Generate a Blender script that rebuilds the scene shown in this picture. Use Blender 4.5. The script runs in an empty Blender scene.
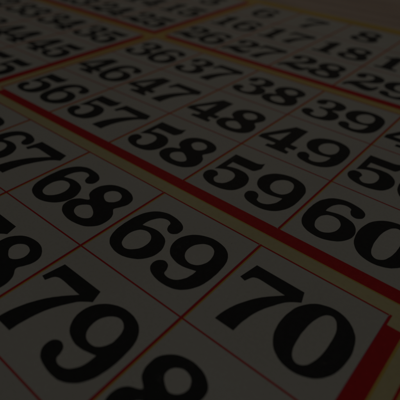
import bpy, math, random
from mathutils import Matrix, Vector, noise

# ------------------------------------------------------------------ scene, camera, light
scene = bpy.context.scene
U = 0.03                       # one printed cell is 3 cm wide (all print measures below are in cells)
H = 0.8934552567               # cell height / cell width
G = 0.24467804                 # gap between panels
SH = 0.112                     # width of the red drop shadow beside a panel
Z0 = 0.0                       # top of the paper

cam_d = bpy.data.cameras.new("camera")
cam = bpy.data.objects.new("camera", cam_d)
scene.collection.objects.link(cam)
R = ((0.76556427, 0.64285534, 0.02546299),
     (-0.40369468, 0.44918241, 0.79703562),
     (0.50094107, -0.62046126, 0.60339528))
C = (5.21549435, -5.17572019, 2.30988843)
M = Matrix(R).transposed().to_4x4()
M.translation = Vector(C) * U
cam.matrix_world = M
cam_d.sensor_width = 36.0
cam_d.lens = 451.9892 / 400.0 * 36.0
cam_d.clip_start = 0.002
cam_d.clip_end = 50.0
cam_d.dof.use_dof = True
cam_d.dof.focus_distance = 3.45 * U
cam_d.dof.aperture_fstop = (cam_d.lens / 1000.0) / (0.070 * U)      # iris 0.07 cell wide
cam_d.dof.aperture_blades = 7
scene.camera = cam

world = bpy.data.worlds.new("World")
scene.world = world
world.use_nodes = True
bg = world.node_tree.nodes["Background"]
bg.inputs[0].default_value = (0.97, 0.97, 0.97, 1)
bg.inputs[1].default_value = 0.30

def area_light(name, loc, target, size, power, col):
    d = bpy.data.lights.new(name, 'AREA')
    d.shape = 'RECTANGLE'
    d.size, d.size_y = size
    d.energy = power
    d.color = col
    o = bpy.data.objects.new(name, d)
    scene.collection.objects.link(o)
    o.location = loc
    o.rotation_euler = (Vector(target) - Vector(loc)).to_track_quat('-Z', 'Y').to_euler()
    return o
area_light("lamp", (0.78, 0.05, 1.10), (0.10, -0.02, 0), (0.7, 0.6), 9.6, (0.95, 0.975, 1.0))
area_light("warm_lamp", (-0.35, 0.60, 0.55), (0.02, 0.08, 0), (0.35, 0.3), 2.5, (1.0, 0.76, 0.52))

scene.view_settings.view_transform = 'Standard'
scene.view_settings.look = 'None'
scene.view_settings.gamma = 1.0
scene.view_settings.exposure = -4.37
scene.render.resolution_x = 1024
scene.render.resolution_y = 1024
scene.render.engine = 'CYCLES'

# ------------------------------------------------------------------ materials
def new_mat(name):
    m = bpy.data.materials.new(name)
    m.use_nodes = True
    nt = m.node_tree
    return m, nt, nt.nodes["Principled BSDF"]

def noise_node(nt, scale, detail=4.0, rough=0.6, coord=None, stretch=None):
    tc = nt.nodes.new("ShaderNodeTexCoord")
    mp = nt.nodes.new("ShaderNodeMapping")
    if stretch: mp.inputs["Scale"].default_value = stretch
    n = nt.nodes.new("ShaderNodeTexNoise")
    n.inputs["Scale"].default_value = scale
    n.inputs["Detail"].default_value = detail
    n.inputs["Roughness"].default_value = rough
    nt.links.new(tc.outputs["Object"], mp.inputs[0])
    nt.links.new(mp.outputs[0], n.inputs["Vector"])
    return n

def ramp(nt, src, stops):
    r = nt.nodes.new("ShaderNodeValToRGB")
    while len(r.color_ramp.elements) < len(stops): r.color_ramp.elements.new(0.5)
    for e, (p, c) in zip(r.color_ramp.elements, stops):
        e.position = p; e.color = (*c, 1)
    nt.links.new(src, r.inputs[0])
    return r

def mix(nt, a, b, fac, mode='MIX'):
    m = nt.nodes.new("ShaderNodeMix"); m.data_type = 'RGBA'; m.blend_type = mode
    if isinstance(fac, float): m.inputs[0].default_value = fac
    else: nt.links.new(fac, m.inputs[0])
    for i, v in ((6, a), (7, b)):
        if isinstance(v, tuple): m.inputs[i].default_value = (*v, 1)
        else: nt.links.new(v, m.inputs[i])
    return m.outputs[2]

def bump(nt, b, src, strength, dist):
    n = nt.nodes.new("ShaderNodeBump")
    n.inputs["Strength"].default_value = strength
    n.inputs["Distance"].default_value = dist
    nt.links.new(src, n.inputs["Height"])
    nt.links.new(n.outputs[0], b.inputs["Normal"])

def ink(name, lo, hi, rough=0.55, spec=0.15):
    """printed ink: the colour drifts a little with the density of the ink and the paper's tooth"""
    m, nt, b = new_mat(name)
    a = noise_node(nt, 900, 5, 0.7)
    r = ramp(nt, a.outputs[0], [(0.30, lo), (0.72, hi)])
    big = noise_node(nt, 40, 3, 0.5)
    r2 = ramp(nt, big.outputs[0], [(0.3, (0.90,) * 3), (0.7, (1.0,) * 3)])
    nt.links.new(mix(nt, r.outputs[0], r2.outputs[0], 1.0, 'MULTIPLY'), b.inputs["Base Color"])
    b.inputs["Roughness"].default_value = rough
    b.inputs["Specular IOR Level"].default_value = spec
    # pinholes and rubbed spots where the paper shows through
    pin = noise_node(nt, 520, 3, 0.8)
    rub = noise_node(nt, 60, 2, 0.5)
    mm = nt.nodes.new("ShaderNodeMath"); mm.operation = 'MULTIPLY'
    nt.links.new(pin.outputs[0], mm.inputs[0]); nt.links.new(rub.outputs[0], mm.inputs[1])
    rr = ramp(nt, mm.outputs[0], [(0.375, (0, 0, 0)), (0.50, (0.07, 0.07, 0.07))])
    src = b.inputs["Base Color"].links[0].from_socket
    nt.links.new(mix(nt, src, (0.60, 0.56, 0.47), rr.outputs[0]), b.inputs["Base Color"])
    bump(nt, b, a.outputs[0], 0.25, 0.00004)
    return m

def paper_mat():
    m, nt, b = new_mat("card_paper")
    fine = noise_node(nt, 1400, 6, 0.75)
    r = ramp(nt, fine.outputs[0], [(0.25, (0.645, 0.615, 0.525)), (0.75, (0.745, 0.715, 0.620))])
    big = noise_node(nt, 28, 4, 0.55)
    r2 = ramp(nt, big.outputs[0], [(0.3, (0.93, 0.92, 0.90)), (0.7, (1.0, 1.0, 1.0))])
    col = mix(nt, r.outputs[0], r2.outputs[0], 1.0, 'MULTIPLY')
    # sparse dark flecks in the pulp
    tc = nt.nodes.new("ShaderNodeTexCoord")
    v = nt.nodes.new("ShaderNodeTexVoronoi"); v.inputs["Scale"].default_value = 230
    nt.links.new(tc.outputs["Object"], v.inputs["Vector"])
    fl = nt.nodes.new("ShaderNodeMath"); fl.operation = 'LESS_THAN'; fl.inputs[1].default_value = 0.035
    nt.links.new(v.outputs["Distance"], fl.inputs[0])
    w = nt.nodes.new("ShaderNodeMath"); w.operation = 'MULTIPLY'; w.inputs[1].default_value = 0.28
    nt.links.new(fl.outputs[0], w.inputs[0])
    col = mix(nt, col, (0.25, 0.20, 0.15), w.outputs[0])
    nt.links.new(col, b.inputs["Base Color"])
    b.inputs["Roughness"].default_value = 0.62
    b.inputs["Specular IOR Level"].default_value = 0.2
    bump(nt, b, fine.outputs[0], 0.35, 0.00006)
    return m

def wood_mat():
    m, nt, b = new_mat("table_wood")
    a = noise_node(nt, 9, 6, 0.6, stretch=(1.0, 9.0, 1.0))
    r = ramp(nt, a.outputs[0], [(0.28, (0.52, 0.39, 0.30)), (0.5, (0.72, 0.56, 0.44)), (0.75, (0.80, 0.65, 0.53))])
    f = noise_node(nt, 70, 4, 0.6, stretch=(1.0, 12.0, 1.0))
    r2 = ramp(nt, f.outputs[0], [(0.3, (0.86, 0.84, 0.82)), (0.7, (1, 1, 1))])
    nt.links.new(mix(nt, r.outputs[0], r2.outputs[0], 1.0, 'MULTIPLY'), b.inputs["Base Color"])
    b.inputs["Roughness"].default_value = 0.6
    b.inputs["Specular IOR Level"].default_value = 0.25
    bump(nt, b, f.outputs[0], 0.2, 0.0004)
    return m

PAPER = paper_mat()
WOOD = wood_mat()
BLACK = ink("black_ink", (0.033, 0.032, 0.030), (0.048, 0.047, 0.043), 0.6, 0.10)
RED = ink("red_ink", (0.62, 0.014, 0.016), (0.76, 0.024, 0.026))
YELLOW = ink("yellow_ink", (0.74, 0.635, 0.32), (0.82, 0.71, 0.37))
def yellow_gradient(m):
    """the yellow turns deeper and more golden towards the far left of the sheet"""
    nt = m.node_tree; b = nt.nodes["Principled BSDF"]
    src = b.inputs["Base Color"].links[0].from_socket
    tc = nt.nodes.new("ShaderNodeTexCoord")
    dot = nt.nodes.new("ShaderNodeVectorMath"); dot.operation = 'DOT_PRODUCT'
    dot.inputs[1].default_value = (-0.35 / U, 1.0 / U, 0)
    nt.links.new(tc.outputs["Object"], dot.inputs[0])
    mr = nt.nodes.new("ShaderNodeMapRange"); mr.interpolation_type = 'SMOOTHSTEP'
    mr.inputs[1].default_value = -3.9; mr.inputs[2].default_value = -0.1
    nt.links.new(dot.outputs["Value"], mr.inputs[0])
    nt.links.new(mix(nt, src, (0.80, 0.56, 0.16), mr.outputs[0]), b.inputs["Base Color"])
yellow_gradient(YELLOW)
CRIMSON = ink("magenta_ink", (0.50, 0.045, 0.13), (0.60, 0.07, 0.17))
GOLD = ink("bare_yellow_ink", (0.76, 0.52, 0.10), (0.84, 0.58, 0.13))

# ------------------------------------------------------------------ mesh helpers
def link(o, parent=None):
    scene.collection.objects.link(o)
    if parent is not None: o.parent = parent
    return o

def mesh_obj(name, verts, faces, mats, parent=None, idx=None):
    me = bpy.data.meshes.new(name)
    me.from_pydata([tuple(v) for v in verts], [], faces)
    for m in mats: me.materials.append(m)
    if idx:
        for p, i in zip(me.polygons, idx): p.material_index = i
    me.update()
    return link(bpy.data.objects.new(name, me), parent)

FOLD, LIFT = 0.12, 0.008       # the far third of the card bends up a little along the gap between panels
def lift(Y):
    return max(0.0, Y - FOLD) * LIFT * U

class Flat:
    """collects printed rectangles; heights count ink layers above the paper"""
    def __init__(s): s.v, s.f, s.i = [], [], []
    def rect(s, x0, y0, x1, y1, layer, mat, n=1):
        if y0 < FOLD < y1:
            s.rect(x0, y0, x1, FOLD, layer, mat); s.rect(x0, FOLD, x1, y1, layer, mat); return
        z = Z0 + layer * 0.000012
        k = len(s.v)
        a, b = z + lift(y0), z + lift(y1)
        s.v += [(x0 * U, y0 * U, a), (x1 * U, y0 * U, a), (x1 * U, y1 * U, b), (x0 * U, y1 * U, b)]
        s.f.append((k, k + 1, k + 2, k + 3)); s.i.append(mat)

# ------------------------------------------------------------------ numerals
# closed outlines, x 0..0.44, y 0..0.57 (cells); a third value 1 marks a sharp corner
GL = {
'0': [[(.22,.570),(.330,.538),(.408,.455),(.441,.345),(.441,.225),(.410,.115),(.335,.032),(.22,.0),(.108,.032),(.032,.115),(.0,.225),(.0,.345),(.034,.455),(.110,.538)],
      [(.229,.507),(.272,.480),(.300,.410),(.311,.330),(.311,.235),(.300,.155),(.272,.088),(.226,.062),(.182,.088),(.156,.155),(.146,.235),(.146,.330),(.158,.410),(.186,.480)]],
'9': [[(.320,.236,1),(.225,.209),(.145,.210),(.060,.245),(.006,.330),(.006,.430),(.068,.522),(.180,.573),(.292,.568),(.375,.526),(.425,.450),(.443,.340),(.441,.215),(.417,.120),(.362,.043),(.284,.002),(.186,-.003),(.092,.020),(.042,.066),(.038,.128),(.080,.162),(.128,.150),(.153,.113),(.166,.074),(.214,.059),(.269,.080),(.307,.134),(.320,.190)],
      [(.170,.475),(.223,.503),(.281,.486),(.315,.430),(.323,.352),(.292,.287),(.235,.264),(.174,.281),(.134,.339),(.134,.416)]],
'7': [[(.010,.566,1),(.403,.566,1),(.434,.475,1),(.362,.420),(.300,.325),(.250,.215),(.226,.100),(.221,.006,1),(.073,.006,1),(.084,.090),(.112,.180),(.166,.285),(.236,.375),(.318,.458,1),(.110,.466),(.070,.458),(.050,.440),(.030,.388,1),(-.018,.400,1)]],
'5': [[(.036,.552,1),(.280,.552,1),(.325,.566),(.354,.598,1),(.378,.500,1),(.350,.432),(.320,.418,1),(.098,.418,1),(.098,.318,1),(.160,.343),(.235,.353),(.320,.338),(.390,.280),(.420,.190),(.405,.095),(.350,.025),(.245,-.008),(.120,.002),(.030,.052),(.002,.125),(.030,.182),(.088,.186),(.128,.150),(.126,.095),(.160,.055),(.205,.050),(.256,.090),(.274,.170),(.258,.240),(.210,.277),(.140,.276),(.080,.248),(.036,.214,1)]],
'8': [[(.215,.573),(.315,.558),(.385,.508),(.405,.440),(.385,.375),(.362,.318),(.415,.262),(.440,.185),(.425,.095),(.345,.022),(.215,-.003),(.090,.018),(.012,.080),(.002,.165),(.040,.225),(.112,.268),(.050,.320),(.026,.390),(.040,.475),(.110,.545)],
      [(.218,.503),(.165,.480),(.142,.434),(.160,.388),(.232,.347),(.288,.374),(.308,.430),(.280,.484)],
      [(.185,.224),(.130,.190),(.110,.140),(.140,.090),(.205,.068),(.276,.083),(.308,.128),(.272,.180)]],
'4': [[(.190,.562,1),(.343,.562,1),(.343,.190,1),(.430,.190,1),(.430,.112,1),(.343,.112,1),(.343,.085),(.356,.064),(.408,.052,1),(.408,.0,1),(.150,.0,1),(.150,.052,1),(.195,.064),(.208,.085),(.208,.112,1),(-.014,.112,1),(-.014,.188,1)],
      [(.208,.190,1),(.058,.190,1),(.208,.425,1)]],
'3': [[(.030,.470),(.085,.540),(.200,.573),(.315,.556),(.385,.500),(.395,.420),(.360,.350),(.295,.308),(.385,.275),(.435,.200),(.425,.105),(.350,.028),(.215,-.003),(.085,.018),(.012,.080),(.010,.150),(.060,.190),(.120,.175),(.143,.130),(.128,.085),(.165,.058),(.220,.055),(.275,.090),(.293,.160),(.270,.235),(.205,.270),(.130,.274,1),(.130,.322,1),(.200,.330),(.248,.370),(.262,.430),(.245,.490),(.195,.515),(.150,.505),(.137,.485),(.155,.450),(.140,.400),(.090,.378),(.035,.400)]],
'2': [[(.020,.440),(.060,.530),(.175,.573),(.310,.560),(.395,.495),(.410,.400),(.360,.315),(.260,.250),(.150,.180,1),(.215,.172),(.300,.140),(.355,.135),(.385,.165),(.397,.205,1),(.440,.205,1),(.430,.100),(.390,.020),(.310,-.005),(.215,.025),(.120,.055),(.070,.045),(.045,.0,1),(.0,.0,1),(.010,.085),(.060,.170),(.150,.250),(.232,.325),(.268,.410),(.255,.480),(.210,.513),(.155,.505),(.135,.485),(.160,.450),(.158,.395),(.110,.360),(.050,.375)]],
'1': [[(.200,.575,1),(.300,.575,1),(.300,.095),(.312,.066),(.390,.050,1),(.390,.0,1),(.060,.0,1),(.060,.050,1),(.140,.066),(.152,.095),(.152,.420),(.130,.445),(.050,.440,1),(.050,.485,1),(.130,.505)]],
}
def rot180(loops):
    return [[(.444 - p[0], .570 - p[1], *p[2:]) for p in L] for L in loops]
GL['6'] = rot180(GL['9'])

def smooth(L, n=6):
    out, N = [], len(L)
    corner = lambda p: len(p) > 2
    for i in range(N):
        p0, p1, p2, p3 = L[i - 1], L[i], L[(i + 1) % N], L[(i + 2) % N]
        t1 = ((p2[0] - p0[0]) / 2, (p2[1] - p0[1]) / 2)
        t2 = ((p3[0] - p1[0]) / 2, (p3[1] - p1[1]) / 2)
        d = (p2[0] - p1[0], p2[1] - p1[1])
        if corner(p1) and corner(p2):
            out.append((p1[0], p1[1])); continue
        ln = math.hypot(*d)
        def cl(t):
            l = math.hypot(*t) or 1
            k = min(1.0, 1.25 * ln / l)
            return (t[0] * k, t[1] * k)
        t1, t2 = cl(t1), cl(t2)
        if corner(p1): t1 = (1.5 * d[0] - t2[0] / 2, 1.5 * d[1] - t2[1] / 2)
        if corner(p2): t2 = (1.5 * d[0] - t1[0] / 2, 1.5 * d[1] - t1[1] / 2)
        for k in range(n):
            t = k / n
            a, b, c, e = 2*t**3 - 3*t**2 + 1, t**3 - 2*t**2 + t, -2*t**3 + 3*t**2, t**3 - t**2
            out.append((a*p1[0] + b*t1[0] + c*p2[0] + e*t2[0], a*p1[1] + b*t1[1] + c*p2[1] + e*t2[1]))
    return out
SG = {k: [smooth(L) for L in v] for k, v in GL.items()}

def number_mesh(text, cx, cy):
    """flat ink outlines of one number, cell's lower-left corner at (cx, cy); slightly uneven ink edge"""
    xs = (.050 + {'79': .014, '78': .014, '70': .039}.get(text, 0), .490) if len(text) == 2 else (.28,)
    verts, faces = [], []
    for d, (ch, ox) in enumerate(zip(text, xs)):
        cu = bpy.data.curves.new("outline", 'CURVE')
        cu.dimensions = '2D'; cu.fill_mode = 'BOTH'
        for L in SG[ch]:
            sp = cu.splines.new('POLY')
            sp.points.add(len(L) - 1)
            for q, (x, y) in zip(sp.points, L):
                X, Y = cx + ox + x * (.975 if len(text) == 2 and d == 0 else 1), cy + (H - .762) + y
                n = noise.noise_vector(Vector((X * 14, Y * 14, 3.1))) * 0.0018 + noise.noise_vector(Vector((X * 45, Y * 45, 7.7))) * 0.0012
                q.co = (X + n.x, Y + n.y, 0, 1)
            sp.use_cyclic_u = True
        tmp = bpy.data.objects.new("outline", cu)
        scene.collection.objects.link(tmp)
        me = bpy.data.meshes.new_from_object(tmp.evaluated_get(bpy.context.evaluated_depsgraph_get()))
        bpy.data.objects.remove(tmp); bpy.data.curves.remove(cu)
        k = len(verts)
        verts += [(v.co.x * U, v.co.y * U, Z0 + (4 + d) * 0.000012 + lift(v.co.y)) for v in me.vertices]
        faces += [tuple(k + i for i in (p.vertices if p.normal.z > 0 else reversed(p.vertices))) for p in me.polygons]
        bpy.data.meshes.remove(me)
    me = bpy.data.meshes.new("printed_number")
    me.from_pydata(verts, [], faces)
    me.materials.append(BLACK); me.update()
    return me

# ------------------------------------------------------------------ the table
rng = random.Random(4)
tv, tf = [], []
TZ = -0.0005
def plank(x0, x1, y0, y1, z, th=0.02):
    """one board of the table top with rounded long edges, running along x"""
    e = 0.0012
    prof = [(y0, z - th), (y0, z - e), (y0 + e * .3, z - e * .3), (y0 + e, z), (y1 - e, z), (y1 - e * .3, z - e * .3), (y1, z - e), (y1, z - th)]
    k = len(tv)
    for x in (x0, x1):
        for y, zz in prof: tv.append((x, y, zz))
    n = len(prof)
    for i in range(n):
        j = (i + 1) % n
        tf.append((k + i, k + n + i, k + n + j, k + j))
    tf.append(tuple(k + i for i in range(n))); tf.append(tuple(k + n + i for i in reversed(range(n))))
y = -0.62
pw = 0.093
while y < 0.95:
    plank(-1.1, 1.1, y, y + pw - 0.0006, TZ)
    y += pw
table = mesh_obj("table", tv, tf, [WOOD])
table["kind"] = "structure"

# ------------------------------------------------------------------ the bingo board
board = link(bpy.data.objects.new("bingo_board", None))
board.location = (0, 0, 0)
board.empty_display_size = 0.02
board["label"] = "white card printed with black numbers 1 to 90 in red ruled panels with yellow borders"
board["category"] = "bingo board"

XL = -G - 5.0                  # left edge of the left panels
XR = 5.0
YT = G + 3 * H                 # top edge of the top panels
YB = -G - 6 * H                # bottom edge of the bottom panels
OUT = 0.27                     # outer yellow border

def sheet_mesh():
    x0, x1, y0, y1 = XL - OUT - .01, XR + G + .35, YB - OUT - .30, YT + OUT + .01
    nx, n1, n2 = 60, 34, 14
    ny = n1 + n2
    ygrid = [y0 + (FOLD - y0) * j / n1 for j in range(n1)] + [FOLD + (y1 - FOLD) * j / n2 for j in range(n2 + 1)]
    v, f = [], []
    for top in (1, 0):
        for j in range(ny + 1):
            Y = ygrid[j]
            for i in range(nx + 1):
                v.append(((x0 + (x1 - x0) * i / nx) * U, Y * U, (Z0 if top else Z0 - 0.00042) + lift(Y)))
    W = nx + 1; N = W * (ny + 1)
    for j in range(ny):
        for i in range(nx):
            a = j * W + i
            f.append((a, a + 1, a + 1 + W, a + W))
            f.append((N + a, N + a + W, N + a + 1 + W, N + a + 1))
    ring = [i for i in range(nx)] + [j * W + nx for j in range(ny)] + [ny * W + i for i in range(nx, 0, -1)] + [j * W for j in range(ny, 0, -1)]
    for a, b in zip(ring, ring[1:] + ring[:1]): f.append((a, N + a, N + b, b))
    return v, f
v, f = sheet_mesh()
sheet = mesh_obj("card_sheet", v, f, [PAPER], board)

# yellow borders: a lattice round the six panels, one flat print
yl = Flat()
xs = [(XL, -G), (0.0, 5.0)]
ys = [(G, G + 3 * H), (-3 * H, 0.0), (YB, -3 * H - G)]
XO0, XO1, YO0, YO1 = XL - OUT, XR + G, YB - OUT, YT + OUT
for (a, b) in ((XO0, XL), (-G, 0.0), (XR, XO1)): yl.rect(a, YO0, b, YO1, 1, 0)
for (a, b) in ys: pass
for (xa, xb) in xs:
    yl.rect(xa, YO0, xb, YB, 1, 0)
    yl.rect(xa, -3 * H - G, xb, -3 * H, 1, 0)
    yl.rect(xa, 0, xb, G, 1, 0)
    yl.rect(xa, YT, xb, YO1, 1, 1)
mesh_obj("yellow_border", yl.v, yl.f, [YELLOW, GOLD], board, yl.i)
ol = Flat()
ol.rect(XO1 - .022, YO0, XO1 - .004, YO1, 2, 0)
ol.rect(XO1 - .004, YO0, XO1 + .012, YO1, 1.5, 1)
mesh_obj("outer_red_rule", ol.v, ol.f, [RED, GOLD], board, ol.i)

LW = .0078                     # half width of a ruled line
def panel(px, py, cols, rows):
    """one ruled panel of 5 x 3 cells (px, py = its lower-left corner) with its red drop shadow and its numbers"""
    q = Flat()
    w, h = 5.0, 3 * H
    # vertical rules, full height; the yellow plate sits a hair to the right of the red
    for k in range(6):
        x = px + k
        if k < 5: q.rect(x + LW * .6, py + LW, x + LW + .010, py + h - LW, 1.5, 2)
        q.rect(x - LW, py - LW, x + LW, py + h + LW, 3, 0)
        q.rect(x - LW - .004, py + LW, x - LW, py + h - LW, 3, 1)
    # horizontal rules, cut between the vertical ones
    for j in range(4):
        yy = py + j * H
        for k in range(5):
            q.rect(px + k + LW, yy - LW * .75, px + k + 1 - LW - .004, yy + LW * .75, 3, 0)
    # drop shadow to the right and below
    q.rect(px + w, py - SH, px + w + SH, py + h - .085, 2.5, 0)
    q.rect(px + .075, py - SH, px + w, py, 2.5, 0)
    q.rect(px + w + SH - .01, py - SH + .01, px + w + SH + .016, py + h - .085, 2, 2)
    q.rect(px + .075, py - SH - .010, px + w + SH + .016, py - SH + .01, 2, 2)
    o = mesh_obj("number_panel", q.v, q.f, [RED, CRIMSON, GOLD], board, q.i)
    for r in range(3):
        for c in range(5):
            n = (rows + r) * 10 + cols + c + 1
            me = number_mesh(str(n), px + c, py + h - (r + 1) * H)
            t = link(bpy.data.objects.new("printed_number", me), o)
            t["label"] = "black printed number %d" % n
    return o
for (r0, (ya, yb)) in zip((0, 3, 6), ys):
    for (c0, (xa, xb)) in zip((0, 5), xs):
        p = panel(xa, ya, c0, r0)
        p["label"] = "ruled panel whose top left number is %d" % (r0 * 10 + c0 + 1)
